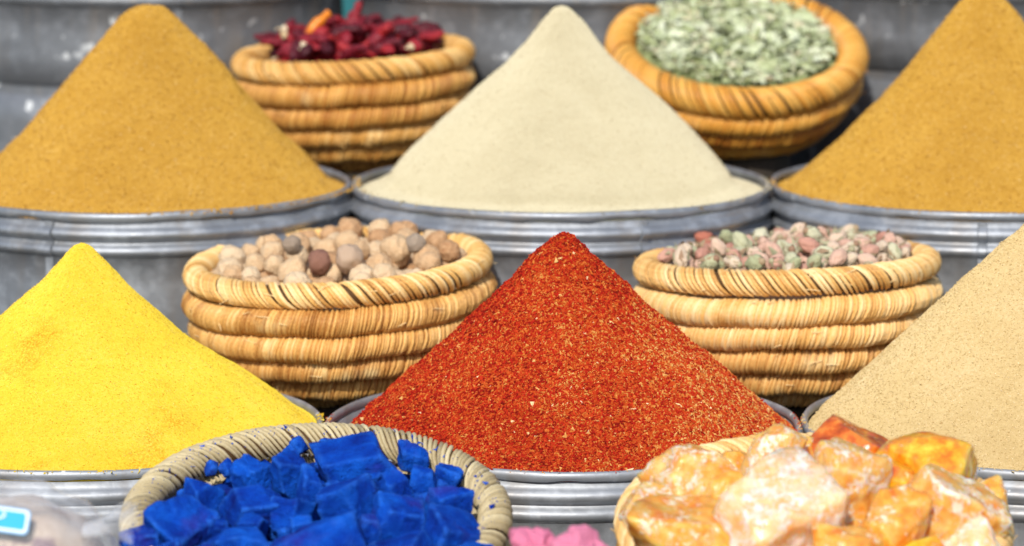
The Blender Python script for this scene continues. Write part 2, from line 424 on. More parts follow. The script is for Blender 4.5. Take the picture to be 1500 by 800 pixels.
def spill(parent, mat, count, seed):
    g = np.random.default_rng(seed); a = np.radians(g.uniform(-190, 10, count)); q = .2455 + np.abs(g.normal(0, .0022, count)); z = -.003 + g.uniform(0, .002, count)
    P = np.stack([q * np.cos(a), q * np.sin(a), z], 1); d = g.normal(size=(count, 4, 3)) * (.0008 * np.exp(g.normal(0, .4, count)))[:, None, None]
    V = (P[:, None] + d).reshape(-1, 3); k = np.arange(count)[:, None] * 4
    F = np.concatenate([k + np.array(t) for t in ([0, 1, 2], [0, 2, 3], [0, 3, 1], [1, 3, 2])])
    o = obj('spilled_grains', mesh('spilled_grains', V, [F], False, tone=np.repeat(g.random(count), 4)), mat, parent); o['kind'] = 'stuff'
for o in [o for o in col.objects if o.name.startswith('spice_heap')]:
    gm = {'red_powder': 'flake', 'yellow_powder': 'yellow_grain', 'cream_powder': 'cream_grain', 'pale_powder': 'white_grain', 'mustard_powder': 'mustard_grain'}[o.data.materials[0].name]
    spill(o, M[gm], 700, int(abs(o.location.x) * 1000))

# ------------------------------------------------------------------ coiled straw baskets
def coil_mesh(rad, z, tr, pitch, seed, lean=.0):
    """one sewn coil: a ring wrapped in strands, each strand a raised band of its own"""
    g = np.random.default_rng(seed); n = int(2 * np.pi * rad / pitch)
    wid = np.exp(g.normal(0, .28, n)); e = np.concatenate([[0], np.cumsum(wid)]); e = e / e[-1] * 2 * np.pi
    K = 12; v = np.arange(K) * 2 * np.pi / K
    patch = .5 + .5 * vnoise(np.stack([np.cos(e[:-1]), np.sin(e[:-1]), 0 * e[:-1]], 1), 6, seed + 3)
    U, H, Tn = [], [], []
    for k in range(n):
        a, b = e[k], e[k + 1]; hh = g.uniform(.0003, .0014); t = np.clip(.45 * g.random() + .45 * patch[k] + g.normal(0, .06), 0, 1)
        if g.random() < .03: hh -= .002
        U += [a, a + (b - a) * .09, a + (b - a) * .26, a + (b - a) * .5, a + (b - a) * .74, a + (b - a) * .91]; H += [-.0028, -.0012, hh * .7, hh, hh * .7, -.0012]; Tn += [.0, t, t, t, t, t]  # groove vertices toned darkest: inner bundle colour plus shade painted between the strands
    U, H, Tn = map(np.array, (U, H, Tn))
    jit = np.repeat(g.normal(0, .0012, n), 6)
    lift = vnoise(np.stack([np.cos(U), np.sin(U), 0 * U], 1), 4, seed + 8) * .0022
    rr = tr + H[:, None] + 0 * v[None]
    uu = U[:, None] + (lean * np.sin(v)[None] * tr + jit[:, None] * np.cos(v - .5)[None]) / rad
    rad_ = rad * (1 + .008 * vnoise(np.stack([np.cos(U), np.sin(U), 0 * U], 1), 3, seed + 9))[:, None] + rr * np.cos(v)[None]; zz = z + lift[:, None] + rr * np.sin(v)[None]
    V = np.stack([rad_ * np.cos(uu), rad_ * np.sin(uu), zz], -1).reshape(-1, 3)
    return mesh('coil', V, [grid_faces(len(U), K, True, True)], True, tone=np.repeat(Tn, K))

def strand_mesh(rad, tr, slope, width, seed, v0=225, v1=-75, thick=.0011):
    g = np.random.default_rng(seed)
    k = 12; v = np.radians(np.linspace(v0, v1, k)); t = np.linspace(0, 1, k)
    u = (t - .55) * slope / rad + g.normal(0, .0012) / rad
    wv = width * (1 - .45 * np.abs(2 * t - 1) ** 3) * g.uniform(.85, 1.12); rise = .0012 * np.sin(np.pi * t) + g.uniform(0, .0007)
    V = []
    for s, h in ((-1, -.0016), (-.72, thick * .75), (0, thick * 1.25), (.72, thick * .75), (1, -.0016)):
        rr = tr + rise + h
        # offset across the strand: mostly along the ring, and along the tube against the slope
        L = math.hypot(slope, tr * math.radians(v0 - v1)); du = s * wv * .5 * (tr * math.radians(v0 - v1) / L) / rad
        dv = s * wv * .5 * (slope / L) / tr
        uu = u + du; vv = v + dv
        V.append(np.stack([(rad + rr * np.cos(vv)) * np.cos(uu - np.pi / 2), (rad + rr * np.cos(vv)) * np.sin(uu - np.pi / 2), rr * np.sin(vv)], 1))
    V = np.concatenate(V)
    return mesh('strand', V, [grid_faces(5, k)], True, tone=np.full(len(V), g.uniform(.28, .85)))

def basket(label, loc, rot, rim_r, rim_t, coils, mat, seed, pitch=.0034, n_strand=140, slope=.042, fill=.79, group='coiled straw baskets on the stall'):
    root = empty('straw_basket', label, 'basket', loc, rot, group)
    a = np.linspace(0, 2 * np.pi, 14, endpoint=False)
    V, F = lathe([(rim_r + (rim_t - .001) * math.cos(t), (rim_t - .001) * math.sin(t)) for t in a], 120, True)
    rim = obj('rim', mesh('rim', V, [F], True, tone=np.full(len(V), .05)), M['core'], root)
    wid = 2 * np.pi * rim_r / n_strand
    kinds = [strand_mesh(rim_r, rim_t, slope, wid * fill, seed * 50 + k) for k in range(7)]
    g = np.random.default_rng(seed)
    for k in range(n_strand):
        s = obj('strand', kinds[g.integers(7)], mat, rim, (0, 0, g.normal(0, .0003)), (0, 0, (k + g.normal(0, .10)) * 2 * np.pi / n_strand))
    for k, (r_, z_, t_) in enumerate(coils):
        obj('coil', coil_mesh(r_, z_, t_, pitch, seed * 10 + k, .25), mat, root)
    fib = []
    for k in range(46):
        q = g.integers(0, len(coils)); r_, z_, t_ = coils[q] if k % 3 else (rim_r, 0, rim_t)
        a0 = g.uniform(-np.pi, 0); vv = g.uniform(-.6, 1.2); L = g.uniform(.008, .022); tt = np.linspace(0, 1, 5)
        aa = a0 + g.choice([-1, 1]) * L * tt * .75 / r_; out_ = t_ + .0012 + g.uniform(.001, .006) * tt ** 1.6
        pth = np.stack([(r_ + out_ * math.cos(vv)) * np.cos(aa), (r_ + out_ * math.cos(vv)) * np.sin(aa), z_ + out_ * math.sin(vv) + g.normal(0, .003) * tt], 1)
        fib.append(tube(pth, np.linspace(.00065, .00035, 5), 5))
    V, F = join(fib); o = obj('loose_fibres', mesh('loose_fibres', V, F, True, tone=np.full(len(V), .7)), mat, root); o['kind'] = 'stuff'
    r_, z_, t_ = coils[-1]
    V, F = lathe([(.0005, z_ - t_ * .6), (r_, z_ - t_ * .6), (r_, z_ + t_ * .3), (.0005, z_ + t_ * .3)], 48)
    obj('base', mesh('base', V, [F], False, tone=np.full(len(V), .3)), mat, root)
    return root

def stand(x, y, z0, z1, r, what):
    o = empty('stool', 'dark round stool under the basket of ' + what + ', between drums', 'stool', (x, y, z0), group='dark stools under the baskets')
    V, F = lathe([(.0005, z1 - z0 - .03), (r, z1 - z0 - .03), (r, z1 - z0), (.0005, z1 - z0)], 32); obj('seat', mesh('seat', V, [F], False), M['board'], o)
    V, F = lathe([(.0005, 0), (r * .8, 0), (r * .5, z1 - z0 - .03), (.0005, z1 - z0 - .03)], 24); obj('leg', mesh('leg', V, [F], False), M['board'], o)

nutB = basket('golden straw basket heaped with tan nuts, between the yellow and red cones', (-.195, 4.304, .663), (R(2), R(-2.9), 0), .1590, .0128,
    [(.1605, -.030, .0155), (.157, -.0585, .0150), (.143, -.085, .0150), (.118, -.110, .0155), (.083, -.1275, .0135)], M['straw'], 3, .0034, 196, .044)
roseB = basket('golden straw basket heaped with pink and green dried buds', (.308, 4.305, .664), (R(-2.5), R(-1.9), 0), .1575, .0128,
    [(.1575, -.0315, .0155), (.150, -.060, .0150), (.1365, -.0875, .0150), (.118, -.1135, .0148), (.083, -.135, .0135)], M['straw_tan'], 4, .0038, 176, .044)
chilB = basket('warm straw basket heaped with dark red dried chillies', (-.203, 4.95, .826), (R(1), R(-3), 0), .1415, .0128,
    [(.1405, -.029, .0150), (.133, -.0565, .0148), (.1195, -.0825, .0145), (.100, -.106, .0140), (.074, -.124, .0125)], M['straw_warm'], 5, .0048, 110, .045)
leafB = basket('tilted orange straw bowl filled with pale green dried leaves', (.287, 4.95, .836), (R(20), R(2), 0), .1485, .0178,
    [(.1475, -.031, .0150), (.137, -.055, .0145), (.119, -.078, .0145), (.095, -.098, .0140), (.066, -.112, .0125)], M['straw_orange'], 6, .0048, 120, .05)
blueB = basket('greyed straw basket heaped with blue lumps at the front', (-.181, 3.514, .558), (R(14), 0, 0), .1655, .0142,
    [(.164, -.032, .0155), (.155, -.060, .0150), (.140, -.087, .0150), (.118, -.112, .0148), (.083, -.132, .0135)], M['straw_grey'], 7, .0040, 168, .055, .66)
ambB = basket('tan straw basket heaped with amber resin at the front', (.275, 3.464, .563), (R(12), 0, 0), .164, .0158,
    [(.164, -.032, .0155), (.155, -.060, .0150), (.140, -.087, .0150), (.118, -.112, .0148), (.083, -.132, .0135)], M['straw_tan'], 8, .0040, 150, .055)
stand(-.195, 4.304, 0, .519, .075, 'tan nuts'); stand(.308, 4.305, 0, .516, .075, 'pink and green buds')
stand(-.203, 4.93, .166, .690, .06, 'dark red chillies'); stand(.30, 4.93, .166, .715, .055, 'green leaves')

# ------------------------------------------------------------------ contents: packing
def in_basket(b):
    return Matrix.Translation(b.location) @ b.rotation_euler.to_matrix().to_4x4()
def filling(b, label, name, cat, mat, rim, top, edge, tr, coils_r, seed, bump=.004, bscale=60):
    """the mass under the pieces that show: a closed mound inside the basket"""
    r = np.linspace(.0005, rim, 40); h = edge + (top - edge) * (1 - (r / rim) ** 2)
    prof = list(zip(r, h)) + [(rim * .93, -.045), (rim * .8, -.07), (.0005, -.09)]
    V, F = lathe(prof, 96); k = fbm(V, bscale, seed, 3) * bump
    top_ = V[:, 2] > edge - .002; V[:, 2] += np.where(top_, k, 0)
    o = obj(name, mesh(name, V, [F]), mat); o.matrix_world = in_basket(b)
    return tag(o, label, cat, None, 'stuff')
def pack(n, rad_fn, Rmax, floor, seed, fixed=(), tries=60):
    """drop balls one by one into a round tray; each comes to rest on the floor or on earlier balls"""
    g = np.random.default_rng(seed); P = [np.array(f, float) for f in fixed]
    for _ in range(n):
        r = rad_fn(g); best = None
        a = g.uniform(0, 2 * np.pi, tries); q = np.sqrt(g.random(tries)) * (Rmax - r * .7)
        for x, y in zip(q * np.cos(a), q * np.sin(a)):
            z = floor(math.hypot(x, y)) + r * .8
            if P:
                A = np.array(P); d2 = (A[:, 0] - x) ** 2 + (A[:, 1] - y) ** 2; s = (A[:, 3] + r) * .95
                hit = d2 < s * s
                if hit.any(): z = max(z, (A[hit, 2] + np.sqrt(s[hit] ** 2 - d2[hit])).max())
            key = z - floor(math.hypot(x, y))
            if best is None or key < best[0]: best = (key, x, y, z)
        P.append(np.array([best[1], best[2], best[3], r]))
    return P

# tan nuts
def nut_mesh(seed, hole=False, wrinkle=1.):
    g = np.random.default_rng(seed); V, F = ico(4); V = V.copy(); d = V.copy()
    k = 1 + fbm(d, 1.4, seed, 2) * .15 + fbm(d, 3.5, seed + 3, 3) * .025 * wrinkle
    # warts and a small dimple
    for _ in range(9):
        c = g.normal(size=3); c /= np.linalg.norm(c); k += .05 * np.exp(-((d - c) ** 2).sum(1) / .02)
    cr_ = np.abs(vnoise(d, 2.2, seed + 31)); k -= .075 * np.exp(-(cr_ / .07) ** 2) * (vnoise(d, 1.6, seed + 40) > -.1)
    for _ in range(5):
        c = g.normal(size=3); c /= np.linalg.norm(c); k -= .10 * np.exp(-((d - c) ** 2).sum(1) / .007)
    c = np.array([g.normal(0, .3), -1, g.normal(.2, .3)]); c /= np.linalg.norm(c)
    q = ((d - c) ** 2).sum(1)
    k -= (.30 * np.exp(-(q / .022) ** 2) if hole else .09 * np.exp(-q / .03))
    return mesh('nut', V * k[:, None] * np.array([1, g.uniform(.88, 1.04), g.uniform(.86, 1.10)]), [F])
nm = m_var('tan_nut_skin', [(0, (.46, .24, .11)), (.22, (.62, .37, .19)), (.6, (.71, .48, .27)), (1, (.77, .58, .37))], .6, .25, (5, .02), .38, 2.6); M['nut'] = nm.m
[setattr(n_.inputs['Strength'], 'default_value', .45) for n_ in nm.m.node_tree.nodes if n_.type == 'BUMP']
nm = m_var('plum_nut_skin', [(0, (.32, .15, .10)), (1, (.44, .24, .17))], .6, .25); M['nut_plum'] = nm.m
nm = m_var('grey_nut_skin', [(0, (.34, .25, .18)), (1, (.46, .36, .27))], .65, .25); M['nut_grey'] = nm.m
nm = m_var('dusty_nut_skin', [(0, (.56, .38, .25)), (1, (.66, .48, .34))], .65, .25); M['nut_dusty'] = nm.m
kinds = [nut_mesh(700 + k, k == 9, 1 + (k % 3) * .5) for k in range(9)]
for me in kinds: me.materials.append(M['nut'])
dome = lambda r: -.0205 + .004 * max(0, 1 - (r / .145) ** 2)
filling(nutB, 'shadowy mass of tan nuts underneath the ones on top', 'nuts_underneath', 'nuts', M['nut'], .141, -.018, -.024, .0165, None, 31, .003, 70)
special = [  # local x, y, radius, material, hole, label
    (-.015, -.092, .0140, 'nut_plum', False, 'plum brown nut in the front of the nut heap'),
    (.090, -.050, .0110, 'nut_grey', False, 'small dark grey nut by the rim at the right front of the nut heap'),
    (-.048, -.036, .0105, 'nut_grey', False, 'small grey brown nut in the middle of the nut heap'),
    (.050, -.068, .0165, 'nut', True, 'tan nut with a round dark hole in its side'),
    (.018, -.090, .0165, 'nut_dusty', False, 'dusty brown nut with a wrinkled skin beside the plum brown one'),
    (.066, -.022, .0190, 'nut', False, 'largest pale tan nut, behind the small dark grey one')]
P = pack(135, lambda g: g.uniform(.0110, .0172), .146, dome, 32)
P = [p for p in P if p[2] + p[3] < .034 - .35 * max(0, math.hypot(p[0], p[1]) - .12) and not any(math.hypot(p[0] - q[0], p[1] - q[1]) < q[2] * .9 and p[2] > -.012 for q in special)]
top = []
for x, y, r, *_ in special:          # these lie on top of the heap
    A = np.array(P + top); s_ = (A[:, 3] + r) * .84; d2 = (A[:, 0] - x) ** 2 + (A[:, 1] - y) ** 2; hit = d2 < s_ * s_
    z = max(dome(math.hypot(x, y)) + r, (A[hit, 2] + np.sqrt(s_[hit] ** 2 - d2[hit])).max() if hit.any() else -1)
    top.append(np.array([x, y, z, r]))
P = top + P
Mb = in_basket(nutB); g = np.random.default_rng(5)
for k, p in enumerate(P):
    c = Mb @ Vector(p[:3])
    if k < len(special):
        x, y, r, mt, hole, lab = special[k]
        me = nut_mesh(800 + k, hole, 1.6); o = obj('nut', me, M[mt], None, c, (0, 0, 0) if hole else tuple(g.uniform(0, 6, 3)), (r,) * 3)
        tag(o, lab, 'nut', 'nuts heaped in the straw basket')
    else:
        o = obj('nut', kinds[g.integers(9)], M['nut'], None, c, tuple(g.uniform(0, 6, 3)), (p[3],) * 3)
        tag(o, 'plain round tan nut in the nut heap', 'nut', 'nuts heaped in the straw basket')

# pink and green dried buds
def bud_body(seed):
    V, F = ico(4); d = V; u = np.arctan2(d[:, 1], d[:, 0]); h = d[:, 2]
    k = 1.05 - .17 * (1 - np.abs(np.sin(2.5 * u + 2.2 * h))) ** 3 * (1 - h ** 4) - .12 * (1 - np.abs(np.sin(1.5 * u - 3 * h + 1))) ** 4 + fbm(d, 3, seed, 3) * .08
    V = d * k[:, None] * np.array([.86, .86, 1.08]); V[:, 2] += np.where(h > .8, 0, 0) + np.maximum(0, h - .45) ** 1.5 * .9
    return mesh('bud_petals', V, [F])
def sepal(seed):
    g = np.random.default_rng(seed); t = np.linspace(0, 1, 8); w_ = .40 * np.sin(np.pi * (t * .82 + .16)) ** .8 * (1 - t) ** .35
    c = np.stack([.35 + .62 * np.sin(t * 1.9 + .2) + g.uniform(0, .25) * t ** 2, 0 * t, -1.0 + t * (2.0 + g.uniform(-.2, .5))], 1); V = []
    for s in (-1, -.5, 0, .5, 1): V.append(c + np.stack([-.12 * abs(s) * w_ * 2, s * w_, 0 * t], 1))
    Vo = np.concatenate(V); Vi = Vo - np.stack([.06 + 0 * Vo[:, 0], 0 * Vo[:, 0], 0 * Vo[:, 0]], 1)
    F = grid_faces(5, 8); return mesh('sepal', np.concatenate([Vo, Vi]), [F, F[:, ::-1] + len(Vo)])
bm_ = [bud_body(900 + k) for k in range(5)]; sm_ = [sepal(950 + k) for k in range(5)]
V, F = ico(2); calyx = mesh('calyx', V * np.array([.42, .42, .36]) + np.array([0, 0, -1.0]), [F])
mm = m_var('pink_bud', [(0, (.62, .30, .22)), (.3, (.76, .46, .34)), (.65, (.82, .60, .44)), (1, (.80, .66, .48))], .75, .15, (240, .001), .3, 200); M['bud_pink'] = mm.m
mm = m_var('green_bud', [(0, (.44, .46, .26)), (.5, (.60, .59, .37)), (1, (.74, .69, .48))], .75, .15, (240, .001), .3, 200); M['bud_green'] = mm.m
mm = m_var('red_bud', [(0, (.45, .12, .08)), (1, (.60, .22, .14))], .75, .15); M['bud_red'] = mm.m
mm = m_var('dry_sepal', [(0, (.38, .22, .14)), (.5, (.52, .40, .24)), (1, (.50, .52, .32))], .8, .1, (200, .001), .5, 120); M['sepal'] = mm.m
calyx.materials.append(M['sepal'])
for s_ in sm_: s_.materials.append(M['sepal'])
bodies = {c: [b.copy() for b in bm_] for c in ('bud_pink', 'bud_green', 'bud_red')}
for c, l in bodies.items():
    for b in l: b.materials.append(M[c])
dome2 = lambda r: -.009 + .012 * max(0, 1 - (r / .145) ** 2)
filling(roseB, 'shadowy mass of dried buds underneath the ones on top', 'buds_underneath', 'buds', M['bud_pink'], .142, .000, -.012, .0165, None, 33, .003, 80)
def bud(c, r, kind, lab, g, scl=1.):
    rot = Euler((g.uniform(.4, 2.4), 0, g.uniform(0, 6.3)))
    o = obj('dried_bud', bodies[kind][g.integers(5)], None, None, c, rot, (r * scl,) * 3)
    tag(o, lab, 'bud', 'dried buds heaped in the straw basket')
    a0 = g.uniform(0, 6)
    for q in range(g.integers(2, 6)):
        obj('sepal', sm_[g.integers(5)], None, o, (0, 0, 0), (0, 0, a0 + q * 1.2566))
    obj('calyx', calyx, None, o)
P = pack(250, lambda g: g.uniform(.0078, .0116), .145, dome2, 34)
Mb = in_basket(roseB); g = np.random.default_rng(6)
labs = {'bud_pink': 'pale pink dried bud in the heap of buds', 'bud_green': 'pale green dried bud in the heap of buds', 'bud_red': 'brick red dried bud at the back left of the bud heap'}
for p in P:
    kd = 'bud_pink' if g.random() < .72 else 'bud_green'
    if -.10 < p[0] < -.05 and p[1] > .0 and p[2] > dome2(math.hypot(p[0], p[1])) + .01: kd = 'bud_red' if g.random() < .5 else kd
    bud(Mb @ Vector(p[:3]), p[3] * .92, kd, labs[kd], g)

# dried chillies
def pod_mesh(seed, length=.05, rad=.0085, curl=1.):
    g = np.random.default_rng(seed); n = 22; t = np.linspace(0, 1, n)
    a = curl * (t - .3) * g.uniform(.5, 1.3); c = np.stack([np.cumsum(np.cos(a)) / n * length, np.cumsum(np.sin(a)) / n * length, .004 * np.sin(t * 5 + g.uniform(0, 6))], 1)
    c -= c.mean(0)
    r = rad * np.clip(np.sin(np.pi * np.clip(t * .55 + .30, 0, 1)) ** 1.1, .06, 1) * np.clip(t * 9 + .35, 0, 1)
    V, F = tube(c, r, 14, .72)
    d = fbm(V, 150, seed, 3) * .0026; cc = np.repeat(c, 14, 0); o_ = V - cc
    return mesh('chilli_pod', V + o_ / (np.linalg.norm(o_, axis=1)[:, None] + 1e-6) * d[:, None], F), c
def stem_mesh(c, seed):
    g = np.random.default_rng(seed); d = c[0] - c[1]; d /= np.linalg.norm(d); k = np.linspace(0, 1, 6)[:, None]
    V, F = tube(c[0] + d * .013 * k + np.array([0, 0, .003]) * k ** 2, np.array([.0050, .0046, .0022, .0016, .0015, .0018]), 8)
    return mesh('chilli_stem', V, F)
mm = m_var('dark_red_pod', [(0, (.06, .005, .010)), (.4, (.16, .008, .018)), (.75, (.27, .012, .022)), (1, (.38, .02, .02))], .5, .4, (170, .003), .35, 60); M['pod'] = mm.m
mm = m_var('orange_pod', [(0, (.75, .20, .01)), (1, (.85, .33, .02))], .35, .5, (150, .001), .3, 40); M['pod_orange'] = mm.m
mm = m_var('pale_stem', [(0, (.56, .42, .22)), (1, (.74, .62, .42))], .7, .2); M['stem'] = mm.m
pods = []
for k in range(8):
    pm, c = pod_mesh(1100 + k, .048 + .006 * (k % 4), .0078 + .001 * (k % 3), 1.2); pm.materials.append(M['pod'])
    sm = stem_mesh(c, k); sm.materials.append(M['stem']); pods.append((pm, sm))
filling(chilB, 'dark mass of chillies underneath the ones on top', 'chillies_underneath', 'chillies', M['pod'], .125, .016, -.004, .0155, None, 35, .006, 60)
Mb = in_basket(chilB); g = np.random.default_rng(7)
for k in range(95):
    a = g.uniform(0, 2 * np.pi); q = math.sqrt(g.random()) * .108; x, y = q * math.cos(a), q * math.sin(a)
    z = .009 + .024 * (1 - (q / .125) ** 2) + .0075 * (k / 95 * 1.6)
    pm, sm = pods[g.integers(8)]
    o = obj('dried_chilli', pm, None, None, Mb @ Vector((x, y, z)), (g.normal(0, .28), g.normal(0, .28), g.uniform(0, 6.3)))
    tag(o, 'wrinkled dark red dried chilli in the heap', 'chilli', 'dried chillies in the straw basket')
    if g.random() < .22: obj('stem', sm, None, o)
pm, c = pod_mesh(1201, .075, .0085, 1.5)
o = obj('dried_chilli', pm, M['pod_orange'], None, (-.250, 4.905, .860), (R(-80), R(-84), R(8)))
tag(o, 'bright orange chilli sticking up out of the dark red ones', 'chilli', 'dried chillies in the straw basket')
pm, c = pod_mesh(1202, .07, .0085, .8)
o = obj('dried_chilli', pm, M['pod'], None, (-.207, 4.925, .872), (R(70), R(-52), R(8)))
tag(o, 'tall maroon chilli leaning right beside the bright orange one', 'chilli', 'dried chillies in the straw basket')

# dried green leaves
def leaf_mesh(seed):
    g = np.random.default_rng(seed); n, mrow = 12, 7; t = np.linspace(0, 1, n); s = np.linspace(-1, 1, mrow)
    wd = .20 * np.sin(np.pi * t ** .8) ** .8 + .012; T, S = np.meshgrid(t, s, indexing='ij')
    fold = g.uniform(.15, .6); curl = g.uniform(-1.3, 1.3)
    X = T - .5; Y = S * wd[:, None]; Z = fold * np.abs(S) * wd[:, None] + .14 * curl * (T - .5) ** 2 * 2 + .05 * np.sin(T * 9 + S * 2 + g.uniform(0, 6)) - .025 * (np.abs(S) < .1)
    Y = Y + .10 * np.sin(T * 3 + g.uniform(0, 6))
    V = np.stack([X, Y, Z], -1).reshape(-1, 3); V2 = V - np.array([0, 0, .018]); F = grid_faces(n, mrow)
    return mesh('leaf', np.concatenate([V, V2]), [F, F[:, ::-1] + len(V)])
mm = m_var('sage_leaf', [(0, (.34, .38, .17)), (.25, (.52, .57, .33)), (.6, (.67, .72, .49)), (.88, (.80, .82, .62)), (1, (.74, .64, .42))], .75, .2, (90, .001), .22, 50); M['leaf'] = mm.m
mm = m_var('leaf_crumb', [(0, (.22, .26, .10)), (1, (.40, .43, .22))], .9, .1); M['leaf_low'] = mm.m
lm = [leaf_mesh(1300 + k) for k in range(8)]
for me in lm: me.materials.append(M['leaf'])
filling(leafB, 'crumbled green leaves filling the orange bowl underneath', 'leaf_litter', 'leaves', M['leaf_low'], .128, .010, .002, .019, None, 36, .006, 70)
Mb = in_basket(leafB); g = np.random.default_rng(8)
for k in range(300):
    a = g.uniform(0, 2 * np.pi); q = math.sqrt(g.random()) * .124; x, y = q * math.cos(a), q * math.sin(a)
    z = .010 + .010 * (1 - (q / .13) ** 2) + .012 * k / 300; L = g.uniform(.020, .042)
    if q > .105: L *= .7
    rt = Mb.to_3x3() @ (Euler((g.normal(0, .45), g.normal(0, .35), g.uniform(0, 6.3))).to_matrix())
    o = obj('dried_leaf', lm[g.integers(8)], None, None, Mb @ Vector((x, y, z)), rt.to_euler(), (L,) * 3)
    tag(o, 'pale green dried leaf in the orange straw bowl', 'leaf', 'dried leaves in the orange bowl')

n_ = 1200; a = g.uniform(0, 2 * np.pi, n_); q = np.sqrt(g.random(n_)) * .126
C0 = np.stack([q * np.cos(a), q * np.sin(a), .014 + .012 * (1 - (q / .13) ** 2) + g.uniform(0, .010, n_)], 1)
th = g.uniform(0, 2 * np.pi, n_); D = np.stack([np.cos(th), np.sin(th), g.normal(0, .35, n_)], 1); S = np.stack([-np.sin(th), np.cos(th), g.normal(0, .5, n_)], 1)
L = g.uniform(.003, .010, n_)[:, None]; Wd = g.uniform(.0008, .0022, n_)[:, None]; up_ = np.array([0, 0, .0012])
V = np.stack([C0 - D * L, C0 + S * Wd, C0 + D * L, C0 - S * Wd, C0 + up_], 1).reshape(-1, 3); k = np.arange(n_)[:, None] * 5
F = np.concatenate([k + np.array(t_) for t_ in ([0, 1, 4], [1, 2, 4], [2, 3, 4], [3, 0, 4], [0, 2, 1], [0, 3, 2])])
mm = Mat('leaf_shred', .8, 0, .1); mm.set('Base Color', mm.ramp(mm.tone(), [(0, (.30, .34, .14)), (.4, (.50, .56, .31)), (.8, (.68, .71, .48)), (1, (.74, .62, .40))]))
o = obj('leaf_shreds', mesh('leaf_shreds', V, [F], False, tone=np.repeat(g.random(n_), 5)), mm.m); o.matrix_world = Mb
tag(o, 'fine shreds of dried green leaf strewn over the orange bowl', 'leaves', None, 'stuff')

# ------------------------------------------------------------------ lumps of blue pigment and amber resin
def chunk_mesh(seed, dims, facets=11, p=22, sub=5, rough=.03, boxy=.6, name='lump'):
    """a broken lump: the rounded meeting of random cleavage planes, roughened"""
    g = np.random.default_rng(seed); D, F = ico(sub)
    axes = np.array([[1, 0, 0], [-1, 0, 0], [0, 1, 0], [0, -1, 0], [0, 0, 1], [0, 0, -1]], float) + g.normal(0, .16, (6, 3))
    ex = g.normal(size=(facets, 3)); Nn = np.concatenate([axes, ex]); Nn /= np.linalg.norm(Nn, axis=1)[:, None]
    dist = np.concatenate([g.uniform(.80, 1.0, 6) * boxy + (1 - boxy), g.uniform(.95, 1.28, facets)])
    A = np.maximum(0, D @ Nn.T) / dist
    r = 1 / (A ** p).sum(1) ** (1 / p)
    V = D * r[:, None] * np.array(dims) * .5
    sc = 1 / max(dims)
    nz = fbm(V, 2.6 * sc, seed + 1, 2) * rough * 1.3 + fbm(V, 9 * sc, seed + 2, 4) * rough * .55
    V = V + D * (nz * min(dims) * .8)[:, None]
    return mesh(name, V, [F], True)
m = Mat('blue_pigment', .95, 0, .08); m.set('Diffuse Roughness', 1.)
n1 = m.noise(28, 4, .6, m.n('ShaderNodeVectorMath', {0: m.coord(), 1: m.n('ShaderNodeObjectInfo').outputs['Location']}, operation='ADD').outputs[0])
c = m.ramp(n1, [(.28, (.003, .014, .18)), (.48, (.003, .046, .38)), (.72, (.007, .11, .60))])
pur = m.mask(m.noise(17, 3, .6, m.n('ShaderNodeVectorMath', {0: m.coord(), 1: m.n('ShaderNodeObjectInfo').outputs['Location']}, operation='SUBTRACT').outputs[0]), .56, .72)
c = m.mix(m.math('MULTIPLY', pur, .7), c, (.04, .016, .22))
worn = m.mask(m.n('ShaderNodeNewGeometry').outputs['Pointiness'], .507, .575)
c = m.mix(m.math('MULTIPLY', m.math('MULTIPLY', worn, m.mask(m.noise(90, 3, .6, off=6), .32, .60)), .65), c, (.03, .17, .70))
m.set('Base Color', c)
m.bump(m.math('ADD', m.noise(130, 5, .7), m.math('MULTIPLY', m.noise(650, 2, .6), .4)), .009, 1.); M['blue'] = m.m

